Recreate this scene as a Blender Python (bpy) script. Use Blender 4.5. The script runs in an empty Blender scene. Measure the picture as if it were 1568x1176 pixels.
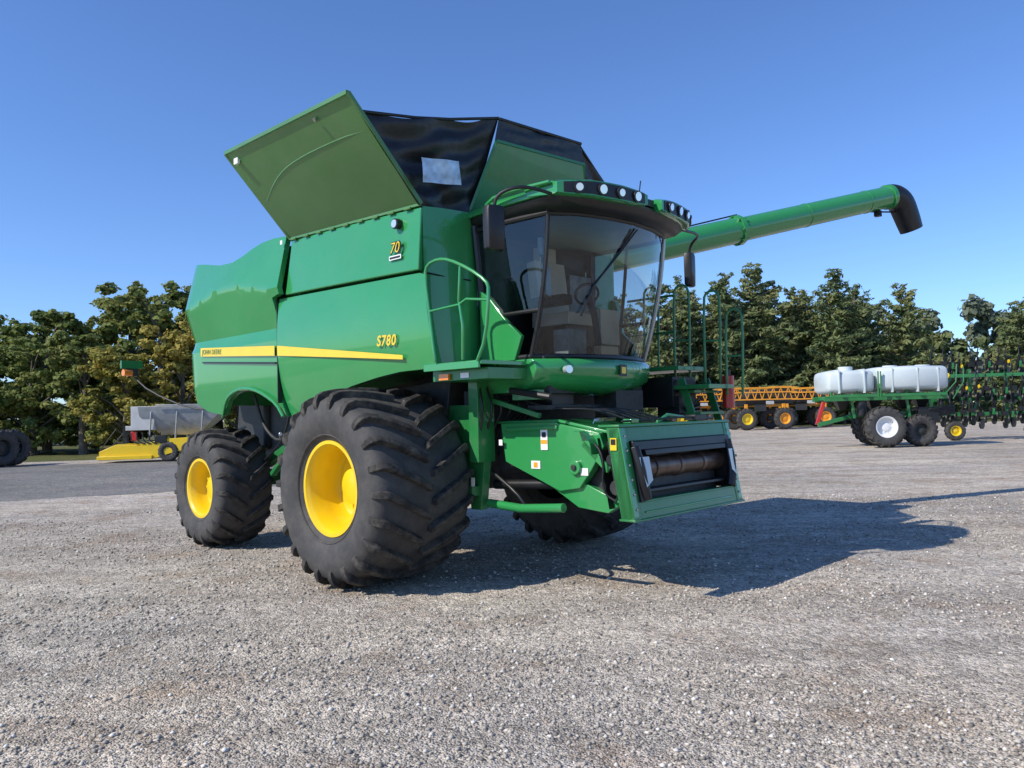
import bpy, bmesh, math, random
import numpy as np
from mathutils import Matrix, Vector
sc=bpy.context.scene
random.seed(7); RNG=np.random.default_rng(7)
COL=sc.collection
# ---------------------------------------------------------------- materials
def newmat(name):
    m=bpy.data.materials.new(name); m.use_nodes=True
    nt=m.node_tree; b=nt.nodes['Principled BSDF']
    return m,nt,b
def pmat(name,col,rough=.5,metal=0,coat=0,var=.12,scale=3.0,bump=0,bscale=40,dust=0,spec=.5):
    m,nt,b=newmat(name); N=nt.nodes; K=nt.links
    tc=N.new('ShaderNodeTexCoord'); n=N.new('ShaderNodeTexNoise'); n.inputs['Scale'].default_value=scale; n.inputs['Detail'].default_value=5
    K.new(tc.outputs['Object'],n.inputs['Vector'])
    r=N.new('ShaderNodeValToRGB'); r.color_ramp.elements[0].position=.3; r.color_ramp.elements[1].position=.7
    r.color_ramp.elements[0].color=(*[c*(1-var) for c in col],1); r.color_ramp.elements[1].color=(*[min(1,c*(1+var)) for c in col],1)
    K.new(n.outputs['Fac'],r.inputs['Fac']); out=r.outputs['Color']
    if dust>0:
        n2=N.new('ShaderNodeTexNoise'); n2.inputs['Scale'].default_value=scale*2.3; n2.inputs['Detail'].default_value=7; n2.inputs['Roughness'].default_value=.7
        K.new(tc.outputs['Object'],n2.inputs['Vector'])
        mr=N.new('ShaderNodeMapRange'); mr.inputs[1].default_value=.42; mr.inputs[2].default_value=.75; mr.inputs[3].default_value=0; mr.inputs[4].default_value=dust
        K.new(n2.outputs['Fac'],mr.inputs[0])
        mx=N.new('ShaderNodeMixRGB'); mx.inputs[2].default_value=(.30,.26,.21,1); K.new(mr.outputs[0],mx.inputs[0]); K.new(out,mx.inputs[1]); out=mx.outputs[0]
    K.new(out,b.inputs['Base Color'])
    mr2=N.new('ShaderNodeMapRange'); mr2.inputs[3].default_value=max(0,rough-.06); mr2.inputs[4].default_value=min(1,rough+.1); K.new(n.outputs['Fac'],mr2.inputs[0]); K.new(mr2.outputs[0],b.inputs['Roughness'])
    b.inputs['Metallic'].default_value=metal; b.inputs['Coat Weight'].default_value=coat; b.inputs['Coat Roughness'].default_value=.04
    b.inputs['Specular IOR Level'].default_value=spec
    if bump>0:
        n3=N.new('ShaderNodeTexNoise'); n3.inputs['Scale'].default_value=bscale; n3.inputs['Detail'].default_value=4; K.new(tc.outputs['Object'],n3.inputs['Vector'])
        bp=N.new('ShaderNodeBump'); bp.inputs['Strength'].default_value=bump; bp.inputs['Distance'].default_value=.02; K.new(n3.outputs['Fac'],bp.inputs['Height']); K.new(bp.outputs[0],b.inputs['Normal'])
    return m
GREEN=pmat('green_paint',(.028,.265,.068),.22,coat=.9,var=.04,scale=1.5,dust=.05)
GREEN2=pmat('green_frame_paint',(.016,.18,.044),.36,coat=.35,var=.12,scale=3,dust=.12)
GREEN3=pmat('green_cover_reflection_tint',(.072,.205,.05),.35,coat=.4,var=.10,scale=1.2,dust=.12)  # body green with the covers' olive reflection mixed into the base colour
YEL=pmat('yellow_paint',(.82,.55,.006),.35,coat=.4,var=.05,dust=.06)
RUB=pmat('tyre_rubber',(.026,.025,.024),.75,var=.3,scale=4,bump=.25,bscale=30,dust=.34,spec=.3)
RUB2=pmat('tyre_sidewall',(.052,.051,.050),.7,var=.18,scale=3,bump=.1,dust=.16,spec=.35)
BLK=pmat('black_plastic',(.012,.012,.013),.38,var=.2,scale=5)
DRK=pmat('dark_steel',(.02,.022,.022),.55,var=.3,scale=6,dust=.12)
FAB=pmat('black_tarp_fabric',(.010,.011,.013),.40,var=.3,scale=5,bump=.8,bscale=6)
MET=pmat('bare_metal',(.45,.45,.45),.35,metal=.8,var=.15)
WHT=pmat('white_decal',(.8,.8,.78),.4,var=.03)
ORG=pmat('orange_paint',(.85,.34,.015),.4,coat=.2,var=.08,dust=.1)
REDM=pmat('red_paint',(.5,.02,.015),.35,coat=.3)
AMB=pmat('amber_lens',(.85,.22,.01),.2,coat=.6)
TANKW=pmat('poly_tank_white',(.55,.61,.61),.35,var=.06,scale=1)
GREY=pmat('galvanised_grey',(.33,.34,.34),.45,metal=.3,var=.2,scale=4,dust=.2)
SEAT=pmat('seat_cloth',(.42,.38,.31),.8,var=.15)
WIN=pmat('sky_painted_vinyl',(.42,.55,.70),.12,var=.4,scale=9,bump=.5,bscale=12)  # opaque blue paints the sky showing through the vinyl
RUST=pmat('worn_drum_steel',(.13,.09,.07),.35,metal=.5,var=.4,scale=8)
LAMP=pmat('lamp_lens',(.75,.77,.8),.08,metal=.6,coat=1)
MIRR=pmat('mirror_glass',(.7,.72,.75),.03,metal=1)
SCR=pmat('screen_grey',(.16,.19,.21),.3,var=.3,scale=12)
PGREY=pmat('pale_grey',(.5,.5,.48),.5)
def glassmat(name,tint,amt):
    m,nt,b=newmat(name); N=nt.nodes; K=nt.links
    N.remove(b); o=[n for n in N if n.type=='OUTPUT_MATERIAL'][0]
    t=N.new('ShaderNodeBsdfTransparent'); t.inputs[0].default_value=(*tint,1)
    g=N.new('ShaderNodeBsdfGlossy'); g.inputs['Roughness'].default_value=.015; g.inputs[0].default_value=(.9,.93,.95,1)
    fr=N.new('ShaderNodeFresnel'); fr.inputs[0].default_value=1.45
    ad=N.new('ShaderNodeMath'); ad.operation='ADD'; ad.inputs[1].default_value=amt; ad.use_clamp=True; K.new(fr.outputs[0],ad.inputs[0])
    mx=N.new('ShaderNodeMixShader'); K.new(ad.outputs[0],mx.inputs[0]); K.new(t.outputs[0],mx.inputs[1]); K.new(g.outputs[0],mx.inputs[2]); K.new(mx.outputs[0],o.inputs[0])
    return m
GLS=glassmat('cab_glass',(.76,.81,.79),.02)
# ---------------------------------------------------------------- mesh builder
class MB:
    def __init__(s): s.v=[]; s.f=[]; s.m=[]
    def add(s,vs,fs,mi=0):
        o=len(s.v); s.v+= [tuple(v) for v in vs]; s.f+=[tuple(i+o for i in f) for f in fs]; s.m+=[mi]*len(fs)
    def box(s,c,d,mi=0,rot=None):
        vs=[Vector((x*d[0]/2,y*d[1]/2,z*d[2]/2)) for x in(-1,1) for y in(-1,1) for z in(-1,1)]
        if rot is not None: vs=[rot@v for v in vs]
        vs=[v+Vector(c) for v in vs]
        s.add(vs,[(0,1,3,2),(4,6,7,5),(0,4,5,1),(2,3,7,6),(0,2,6,4),(1,5,7,3)],mi)
    def bar(s,a,b,w,h,mi=0):
        a=Vector(a);b=Vector(b);d=b-a
        q=d.to_track_quat('X','Z').to_matrix(); s.box((a+b)/2,(d.length,w,h),mi,q)
    def ring(s,c,d,r,n):
        d=Vector(d).normalized(); q=d.to_track_quat('Z','Y').to_matrix()
        return [Vector(c)+q@Vector((r*math.cos(2*math.pi*i/n),r*math.sin(2*math.pi*i/n),0)) for i in range(n)]
    def loft(s,rings,mi=0,caps=True):
        n=len(rings[0]); vs=[v for r in rings for v in r]; fs=[]
        for j in range(len(rings)-1):
            for i in range(n):
                k=(i+1)%n; fs.append((j*n+i,j*n+k,(j+1)*n+k,(j+1)*n+i))
        if caps: fs.append(tuple(range(n-1,-1,-1))); fs.append(tuple((len(rings)-1)*n+i for i in range(n)))
        s.add(vs,fs,mi)
    def cyl(s,a,b,r,mi=0,n=16,r2=None):
        d=Vector(b)-Vector(a); s.loft([s.ring(a,d,r,n),s.ring(b,d,r if r2 is None else r2,n)],mi)
    def tube(s,pts,r,mi=0,n=8,sm=0):
        P=[Vector(p) for p in pts]; rl=list(r) if isinstance(r,list) else [r]*len(P)
        for _ in range(sm):
            Q=[P[0]]; q=[rl[0]]
            for i in range(len(P)-1):
                a,b=P[i],P[i+1]; Q+= [a*.75+b*.25,a*.25+b*.75]; q+=[rl[i]*.75+rl[i+1]*.25,rl[i]*.25+rl[i+1]*.75]
            Q.append(P[-1]); q.append(rl[-1]); P=Q; rl=q
        R=[]
        up=None
        for i,p in enumerate(P):
            d=(P[min(i+1,len(P)-1)]-P[max(i-1,0)]).normalized()
            if up is None: up=d.orthogonal().normalized()
            up=(up-d*up.dot(d)).normalized(); w=d.cross(up)
            rr=rl[i]
            R.append([p+up*rr*math.cos(2*math.pi*k/n)+w*rr*math.sin(2*math.pi*k/n) for k in range(n)])
        s.loft(R,mi)
    def prism(s,poly,ax,a,b,mi=0):
        def P(p,t): return {'y':(p[0],t,p[1]),'x':(t,p[0],p[1]),'z':(p[0],p[1],t)}[ax]
        n=len(poly); s.add([P(p,a) for p in poly]+[P(p,b) for p in poly],[tuple(range(n-1,-1,-1)),tuple(range(n,2*n))]+[(i,(i+1)%n,n+(i+1)%n,n+i) for i in range(n)],mi)
    def rev(s,prof,n,mi=0,c=(0,0,0)):
        R=[[Vector((c[0]+r*math.cos(2*math.pi*i/n),c[1]+y,c[2]+r*math.sin(2*math.pi*i/n))) for i in range(n)] for r,y in prof]
        s.loft(R,mi,False)
    def grid(s,fn,nu,nv,mi=0):
        vs=[fn(i/nu,j/nv) for j in range(nv+1) for i in range(nu+1)]
        s.add(vs,[(j*(nu+1)+i,j*(nu+1)+i+1,(j+1)*(nu+1)+i+1,(j+1)*(nu+1)+i) for j in range(nv) for i in range(nu)],mi)
    def obj(s,name,mats,parent=None,bevel=0,ang=35,seg=2,fix=True):
        me=bpy.data.meshes.new(name); me.from_pydata(s.v,[],s.f)
        for m in mats: me.materials.append(m)
        me.polygons.foreach_set('material_index',s.m)
        if fix:
            bm=bmesh.new(); bm.from_mesh(me); bmesh.ops.recalc_face_normals(bm,faces=bm.faces); bm.to_mesh(me); bm.free()
        me.polygons.foreach_set('use_smooth',[True]*len(me.polygons)); me.set_sharp_from_angle(angle=math.radians(ang)); me.update()
        ob=bpy.data.objects.new(name,me); COL.objects.link(ob)
        if parent: ob.parent=parent
        if bevel: 
            b=ob.modifiers.new('b','BEVEL'); b.width=bevel; b.segments=seg; b.limit_method='ANGLE'; b.angle_limit=math.radians(40); b.harden_normals=False
        return ob
def empty(name,loc,rz=0):
    e=bpy.data.objects.new(name,None); e.location=loc; e.rotation_euler=(0,0,rz); COL.objects.link(e); return e
def panel(name,poly,v0,v1,fn,mat,parent,step=.12,bev=.012,ang=25):
    bm=bmesh.new(); vs=[bm.verts.new((p[0],v0,p[1])) for p in poly]; fc=bm.faces.new(vs)
    r=bmesh.ops.extrude_face_region(bm,geom=[fc]); 
    for e in r['geom']:
        if isinstance(e,bmesh.types.BMVert): e.co.y=v1
    us=[p[0] for p in poly]; zs=[p[1] for p in poly]
    for ax,lo,hi in ((2,min(zs),max(zs)),(0,min(us),max(us))):
        t=lo+step
        while t<hi-.02:
            co=[0,0,0]; no=[0,0,0]; co[ax]=t; no[ax]=1
            bmesh.ops.bisect_plane(bm,geom=bm.verts[:]+bm.edges[:]+bm.faces[:],plane_co=co,plane_no=no); t+=step
    bmesh.ops.recalc_face_normals(bm,faces=bm.faces)
    for v in bm.verts: v.co.y=fn(v.co.x,v.co.y,v.co.z)
    me=bpy.data.meshes.new(name); bm.to_mesh(me); bm.free(); me.materials.append(mat)
    me.polygons.foreach_set('use_smooth',[True]*len(me.polygons)); me.set_sharp_from_angle(angle=math.radians(ang))
    ob=bpy.data.objects.new(name,me); COL.objects.link(ob); ob.parent=parent
    if bev:
        b=ob.modifiers.new('b','BEVEL'); b.width=bev; b.segments=3; b.limit_method='ANGLE'; b.angle_limit=math.radians(60)
    return ob
# ---------------------------------------------------------------- camera / light / sky
f=1207.0; p=math.radians(2.13); r=math.radians(1.4)
cam=bpy.data.objects.new('camera',bpy.data.cameras.new('camera')); COL.objects.link(cam)
cam.matrix_world=Matrix.Translation((0,0,1.75))@Matrix.Rotation(math.radians(90)+p,4,'X')@Matrix.Rotation(-r,4,'Z')
cam.data.sensor_width=36; cam.data.lens=36*f/1568; cam.data.clip_end=3000; sc.camera=cam
sd=Vector((1.07,.57,-1)).normalized(); el=math.asin(-sd.z)
sun=bpy.data.objects.new('sun',bpy.data.lights.new('sun','SUN')); COL.objects.link(sun)
sun.data.energy=5.0; sun.data.angle=math.radians(.53); sun.data.color=(1,.94,.85)
sun.rotation_euler=sd.to_track_quat('-Z','Y').to_euler()
w=bpy.data.worlds.new('World'); sc.world=w; w.use_nodes=True; nt=w.node_tree
sk=nt.nodes.new('ShaderNodeTexSky'); sk.sky_type='NISHITA'; sk.sun_disc=False; sk.sun_elevation=el; sk.sun_rotation=math.atan2(-sd.x,-sd.y)
sk.air_density=1.0; sk.dust_density=.1; sk.ozone_density=3.5; sk.altitude=100
mx=nt.nodes.new('ShaderNodeMixRGB'); mx.blend_type='MULTIPLY'; mx.inputs[0].default_value=1; mx.inputs[2].default_value=(.80,1.0,1.36,1)
nt.links.new(sk.outputs[0],mx.inputs[1]); nt.links.new(mx.outputs[0],nt.nodes['Background'].inputs[0]); nt.nodes['Background'].inputs[1].default_value=.135
sc.view_settings.view_transform='Standard'; sc.view_settings.look='None'; sc.view_settings.exposure=0
# ---------------------------------------------------------------- ground
def groundmat(name,c1,c2,c3,patch,tracks=0):
    m,nt,b=newmat(name); N=nt.nodes; K=nt.links
    g=N.new('ShaderNodeNewGeometry'); P=g.outputs['Position']
    def noise(s,d=5,ro=.6,vec=None):
        n=N.new('ShaderNodeTexNoise'); n.inputs['Scale'].default_value=s; n.inputs['Detail'].default_value=d; n.inputs['Roughness'].default_value=ro; K.new(vec or P,n.inputs['Vector']); return n.outputs['Fac']
    def vor(s):
        n=N.new('ShaderNodeTexVoronoi'); n.inputs['Scale'].default_value=s; K.new(P,n.inputs['Vector']); return n
    def mixc(fac,a,bb,mode='MIX'):
        x=N.new('ShaderNodeMixRGB'); x.blend_type=mode
        for i,t in ((0,fac),(1,a),(2,bb)):
            if isinstance(t,(int,float)): x.inputs[i].default_value=t
            elif isinstance(t,tuple): x.inputs[i].default_value=(*t,1)
            else: K.new(t,x.inputs[i])
        return x.outputs[0]
    def mr(x,a,bb,c,d):
        q=N.new('ShaderNodeMapRange'); K.new(x,q.inputs[0])
        for i,t in enumerate((a,bb,c,d)): q.inputs[i+1].default_value=t
        return q.outputs[0]
    v1=vor(30); v2=vor(75)
    sep=N.new('ShaderNodeSeparateColor'); K.new(v1.outputs['Color'],sep.inputs[0])
    sep2=N.new('ShaderNodeSeparateColor'); K.new(v2.outputs['Color'],sep2.inputs[0])
    base=mixc(mr(noise(.35,4),.4,.62,0,1),c1,c2)
    base=mixc(mr(noise(.7,7,.72),.50,.64,0,patch),base,c3)
    base=mixc(1.0,base,mr(noise(.13,2),.3,.7,.82,1.14),'MULTIPLY')
    if tracks:
        mp=N.new('ShaderNodeMapping'); mp.inputs['Rotation'].default_value=(0,0,math.radians(28)); mp.inputs['Scale'].default_value=(.12,1.5,1); K.new(P,mp.inputs[0])
        base=mixc(1.0,base,mr(noise(1.0,3,.5,mp.outputs[0]),.38,.62,.86,1.08),'MULTIPLY')
    st=mixc(.5,mr(sep.outputs[0],0,1,.35,1.6),mr(sep2.outputs[0],0,1,.4,1.55))
    base=mixc(1.0,base,st,'MULTIPLY')
    base=mixc(1.0,base,mr(noise(4,6,.75),.35,.65,.74,1.2),'MULTIPLY')
    K.new(base,b.inputs['Base Color']); b.inputs['Roughness'].default_value=.9; b.inputs['Specular IOR Level'].default_value=.2
    h=N.new('ShaderNodeMath'); h.operation='ADD'; K.new(v1.outputs['Distance'],h.inputs[0]); K.new(v2.outputs['Distance'],h.inputs[1])
    h2=N.new('ShaderNodeMath'); h2.operation='MULTIPLY_ADD'; K.new(noise(6,4,.7),h2.inputs[0]); h2.inputs[1].default_value=-3.0; K.new(h.outputs[0],h2.inputs[2])
    bp=N.new('ShaderNodeBump'); bp.invert=True; bp.inputs['Strength'].default_value=.9; bp.inputs['Distance'].default_value=.014; K.new(h2.outputs[0],bp.inputs['Height']); K.new(bp.outputs[0],b.inputs['Normal'])
    return m
GRAV=groundmat('gravel',(.56,.485,.385),(.46,.415,.355),(.40,.30,.205),.75,1)
ASPH=groundmat('worn_asphalt',(.21,.20,.185),(.25,.24,.215),(.33,.28,.22),.4)
GRASS=groundmat('grass_field',(.10,.12,.035),(.13,.125,.045),(.22,.18,.08),.7)
g=MB(); g.add([(-900,-60,0),(900,-60,0),(900,1500,0),(-900,1500,0)],[(0,1,2,3)]); g.obj('gravel_ground',[GRAV],fix=False)
g=MB()
edge=[(-70,8),(-45,12),(-30,13.2),(-20,15.2),(-11.9,18.3),(-8.3,19.9),(0,23),(4,27),(4.5,33),(-5,36.5),(-15,35.2),(-21.9,33.9),(-40,31.5),(-70,29)]
pts=[]; er=random.Random(5)
for i in range(len(edge)):
    a=edge[i]; b_=edge[(i+1)%len(edge)]; n_=max(1,int(math.dist(a,b_)/.35)) if i not in (13,) else 1
    for k in range(n_): 
        t=k/n_; j=.12 if k else 0; pts.append((a[0]+(b_[0]-a[0])*t+er.uniform(-j,j),a[1]+(b_[1]-a[1])*t+er.uniform(-j,j),.004))
g.add(pts,[tuple(range(len(pts)))]); g.obj('asphalt_road',[ASPH],fix=False)
g=MB(); g.add([(x,y,.008) for x,y in [(-400,20),(-60,32.5),(-25,37),(-12,39.5),(-2,45),(5,68),(60,70),(400,80),(400,900),(-400,900)]],[tuple(range(10))]); g.obj('grass_field',[GRASS],fix=False)
def fastmesh(name,V,Fc,mats,mi=None,smooth=False):
    me=bpy.data.meshes.new(name); k=Fc.shape[1]
    me.vertices.add(len(V)); me.vertices.foreach_set('co',V.astype(np.float32).ravel())
    me.loops.add(Fc.size); me.loops.foreach_set('vertex_index',Fc.astype(np.int32).ravel())
    me.polygons.add(len(Fc)); me.polygons.foreach_set('loop_start',np.arange(0,Fc.size,k,dtype=np.int32))
    for m in mats: me.materials.append(m)
    if mi is not None: me.polygons.foreach_set('material_index',mi.astype(np.int32))
    me.update(calc_edges=True); me.validate(); return me
def pebbles():
    n=85000
    D=2.8+ (RNG.random(n)**1.7)*13; X=(RNG.random(n)-.5)*1.5*D
    q=np.sin(X*1.1+np.sin(D*1.3)*2)+np.sin(D*1.6+X*.8)+RNG.normal(size=n)*.8
    k=q>-.4; X=X[k];D=D[k];n=len(X)
    S=(.0045+.015*RNG.random(n)**3.8)*(1+.03*D)
    oc=np.array([[1,0,0],[0,1,0],[-1,0,0],[0,-1,0],[0,0,1],[0,0,-1]],float)
    V=oc[None]*(.6+.7*RNG.random((n,6,1)))*S[:,None,None]; V[:,:,2]*=.65
    a=RNG.random(n)*6.28; c,s=np.cos(a)[:,None],np.sin(a)[:,None]
    x=V[:,:,0]*c-V[:,:,1]*s; y=V[:,:,0]*s+V[:,:,1]*c
    V=np.stack([x+X[:,None],y+D[:,None],V[:,:,2]+(S*.25)[:,None]],2).reshape(-1,3)
    fc=np.array([[0,1,4],[1,2,4],[2,3,4],[3,0,4],[1,0,5],[2,1,5],[3,2,5],[0,3,5]])
    Fc=(fc[None]+6*np.arange(n)[:,None,None]).reshape(-1,3)
    m,nt,b=newmat('pebble_stone'); N=nt.nodes; gg=N.new('ShaderNodeNewGeometry'); rp=N.new('ShaderNodeValToRGB')
    e=rp.color_ramp.elements; e[0].color=(.17,.155,.135,1); e[1].color=(.74,.70,.63,1); e[1].position=1; k=e.new(.45); k.color=(.40,.36,.305,1); k=e.new(.85); k.color=(.52,.47,.39,1)
    nt.links.new(gg.outputs['Random Per Island'],rp.inputs[0]); nt.links.new(rp.outputs[0],b.inputs['Base Color']); b.inputs['Roughness'].default_value=.85
    ob=bpy.data.objects.new('gravel_pebbles',fastmesh('gravel_pebbles',V,Fc,[m])); COL.objects.link(ob)
pebbles()
# ---------------------------------------------------------------- trees
def leafmat(name,a,b_,c):
    m,nt,b=newmat(name); N=nt.nodes; K=nt.links; o=[n for n in N if n.type=='OUTPUT_MATERIAL'][0]
    gg=N.new('ShaderNodeNewGeometry'); tc=N.new('ShaderNodeTexCoord'); oi=N.new('ShaderNodeObjectInfo')
    rp=N.new('ShaderNodeValToRGB'); e=rp.color_ramp.elements; e[0].color=(*a,1); e[1].color=(*c,1); k=e.new(.5); k.color=(*b_,1)
    n=N.new('ShaderNodeTexNoise'); n.inputs['Scale'].default_value=.7; n.inputs['Detail'].default_value=2; K.new(tc.outputs['Object'],n.inputs['Vector'])
    x=N.new('ShaderNodeMath'); x.operation='MULTIPLY_ADD'; K.new(gg.outputs['Random Per Island'],x.inputs[0]); x.inputs[1].default_value=.45; 
    y=N.new('ShaderNodeMapRange'); y.inputs[1].default_value=.35; y.inputs[2].default_value=.65; y.inputs[3].default_value=-.1; y.inputs[4].default_value=.55; K.new(n.outputs['Fac'],y.inputs[0]); K.new(y.outputs[0],x.inputs[2])
    z=N.new('ShaderNodeMath'); z.operation='MULTIPLY_ADD'; K.new(oi.outputs['Random'],z.inputs[0]); z.inputs[1].default_value=.35; K.new(x.outputs[0],z.inputs[2]); K.new(z.outputs[0],rp.inputs[0])
    K.new(rp.outputs[0],b.inputs['Base Color']); b.inputs['Roughness'].default_value=.7; b.inputs['Specular IOR Level'].default_value=.2
    t=N.new('ShaderNodeBsdfTranslucent'); K.new(rp.outputs[0],t.inputs[0]); ms=N.new('ShaderNodeMixShader'); ms.inputs[0].default_value=.35
    K.new(b.outputs[0],ms.inputs[1]); K.new(t.outputs[0],ms.inputs[2]); K.new(ms.outputs[0],o.inputs[0])
    return m
OAK=leafmat('oak_leaves',(.085,.13,.032),(.175,.22,.060),(.27,.28,.085))
YOAK=leafmat('yellowing_leaves',(.18,.20,.04),(.31,.29,.065),(.45,.36,.09))
PINEM=leafmat('pine_needles',(.075,.12,.055),(.15,.20,.085),(.26,.275,.11))
FARM=leafmat('hazy_distant_leaves',(.10,.14,.095),(.15,.185,.125),(.20,.23,.15))  # aerial haze mixed into these paler, greyer leaf colours
BARK=pmat('bark',(.16,.13,.10),.9,var=.3,scale=4,bump=.6,bscale=12)
def leaves(C,Rd,n,size,asp=1.0,up=0.0,jit=.45):
    C=np.array(C);Rd=np.array(Rd); wgt=Rd[:,0]*Rd[:,1]*Rd[:,2]; wgt=wgt**.6; wgt/=wgt.sum()
    k=RNG.choice(len(C),n,p=wgt); d=RNG.normal(size=(n,3)); d/=np.linalg.norm(d,axis=1)[:,None]
    rr=RNG.random(n)**.5; P=C[k]+d*Rd[k]*rr[:,None]*(.75+.6*RNG.random((n,1)))
    nn=d+RNG.normal(size=(n,3))*jit; nn[:,2]+=up; nn/=np.linalg.norm(nn,axis=1)[:,None]
    t=RNG.normal(size=(n,3)); a=np.cross(nn,t); a/=np.linalg.norm(a,axis=1)[:,None]; b=np.cross(nn,a)
    s=(size*(.55+.9*RNG.random(n)))[:,None]; a*=s; b*=s*asp
    V=np.stack([P-a-b*.4,P+a*.3-b,P+a+b*.4,P-a*.3+b],1).reshape(-1,3)
    return V,np.arange(4*n).reshape(-1,4)
def treemesh(name,kind,H,mat,n,size):
    mb=MB(); C=[];Rd=[]
    if kind=='oak':
        mb.tube([(0,0,-.1),(.05*H*.2,0,.25*H),(0,.02*H,.5*H),(0,0,.85*H)],[.028*H,.02*H,.012*H,.003*H],n=8)
        for i in range(34):
            z=.12+.82*random.random(); w=.33*math.sin(math.pi*min(1,(z-.02)/.98)**.75)**.6
            a=random.random()*6.28; q=w*random.uniform(.35,1.05)
            c=(H*q*math.cos(a),H*q*math.sin(a),H*z); rr=H*random.uniform(.05,.10)
            for j in range(6):   # sub-clumps: broken, feathery outline
                o=[random.gauss(0,.6)*rr for _ in range(3)]; r2=rr*random.uniform(.25,.6)
                C.append((c[0]+o[0],c[1]+o[1],c[2]+o[2]*.8)); Rd.append((r2*1.2,r2*1.2,r2*.8))
            if i%2==0: mb.tube([(0,0,H*max(.15,z-.22)),(c[0]*.5,c[1]*.5,H*(z-.08)),c],[.010*H,.006*H,.002*H],n=5)
        asp=.8; up=.3
    else:
        mb.tube([(0,0,-.1),(.01*H,0,.4*H),(0,.01*H,.8*H),(0,0,.98*H)],[.016*H,.013*H,.006*H,.002*H],n=8)
        z=.05; ph=random.random()*6; lean=random.uniform(-.02,.02)
        while z<.985:
            w=(.27*(1-z)**.5+.010)*(1+.20*math.sin(z*15+ph)); nb=random.randint(5,7) if z<.85 else 3
            for i in range(nb):
                a=random.random()*6.28; q=w*random.uniform(.45,1.2); 
                for tt in (.25,.45,.65,.85,1.0):
                    if random.random()<.14: continue
                    c=(H*(q*tt*math.cos(a)+lean*z),H*q*tt*math.sin(a),H*(z+.07*tt**2+random.uniform(-.012,.012))); rr=H*(.015+.024*(1-z))*random.uniform(.7,1.4)
                    C.append(c);Rd.append((rr*1.4,rr*1.4,rr*.6))
                mb.tube([(0,0,H*z),(H*q*math.cos(a),H*q*math.sin(a),H*(z+.06))],[.005*H,.0015*H],n=4)
            z+=random.uniform(.036,.058)
        asp=.35; up=.6
    V,Fc=leaves(C,Rd,n,size,asp,up)
    tr=MB.obj(mb,name+'_tmp',[BARK]); 
    tv=np.array([v.co[:] for v in tr.data.vertices]); fs=[tuple(q.vertices) for q in tr.data.polygons]
    bpy.data.objects.remove(tr)
    me=bpy.data.meshes.new(name); off=len(tv)
    me.from_pydata(np.vstack([tv,V]).tolist(),[],fs+[tuple(q) for q in (Fc+off).tolist()])
    me.materials.append(BARK); me.materials.append(mat)
    me.polygons.foreach_set('material_index',[0]*len(fs)+[1]*len(Fc)); me.update(); return me
oaks=[treemesh('oak%d'%i,'oak',10,OAK,17000,.125) for i in range(4)]
yoak=treemesh('yoak','oak',10,YOAK,15000,.125)
pines=[treemesh('pine%d'%i,'pine',13,PINEM,19000,.20) for i in range(5)]
def place(me,name,x,y,s,rz,sx=1):
    o=bpy.data.objects.new(name,me); o.location=(x,y,0); o.scale=(s*sx,s*sx,s); o.rotation_euler=(0,0,rz); COL.objects.link(o)
for i,(x,y,h) in enumerate([(-37,50,8.2),(-33,49,8.6),(-29.5,50,9.4),(-26.3,54,10.5),(-23.2,52,11.4),(-20.5,55,11.2),(-17.6,52,10.4),(-14.5,54,9.5),(-31.5,46,6.5),(-11,56,9),(-24.5,45,7.2),(-34.5,44,5.8),(-28,46,7)]):
    place(oaks[i%4],'oak_tree',x,y,h/10,i*1.7,1.2)
for x,y,h in [(-18.9,45,8.0),(-21.3,43.5,6.3),(-16.3,47,7.5)]: place(yoak,'yellowing_oak_tree',x,y,h/10,x,1.15)
for i,(x,y,h) in enumerate([(10,74,12.4),(13.3,72,12.6),(16.6,76,13.6),(20,74,13.8),(23.9,76,14.9),(27.6,77,13.0),(31.0,74,13.9),(34.2,78,12.9),(37.3,75,12.6),(7,76,12),(49.5,76,11.3),(18.4,79,13.0),(25.6,80,13.4),(35.8,82,12.6),(29.4,80,12.8),(22,80,13.6),(33,83,12.8)]):
    place(pines[i%5],'pine_tree',x,y,h/13,i*2.1,1.18)
def treeline(name,x0,x1,y0,y1,n,h0,h1,mat,per,size):
    C=[];Rd=[]
    for i in range(n):
        x=x0+(x1-x0)*(i+random.random()*.8)/n; y=random.uniform(y0,y1); H=random.uniform(h0,h1)
        for k in range(14):
            z=random.uniform(.06,.98); w=H*.24*math.sin(math.pi*min(1,z*.9+.1))**.5
            a=random.random()*6.28; rr=H*random.uniform(.05,.10); C.append((x+w*math.cos(a),y+w*math.sin(a)*.6,H*z-.3*rr)); Rd.append((rr,rr,rr))
    V,Fc=leaves(C,Rd,per*n,size,.8,.3)
    o=bpy.data.objects.new(name,fastmesh(name,V,Fc,[mat])); COL.objects.link(o)
treeline('distant_tree_line',-75,-4,60,76,28,8,11,OAK,1600,.32)
treeline('distant_tree_line',8,60,86,94,24,8.5,11.5,PINEM,1600,.36)
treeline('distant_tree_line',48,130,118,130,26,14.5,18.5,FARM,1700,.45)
treeline('distant_tree_line',-8,140,150,165,30,9,12,FARM,900,.8)
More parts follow.
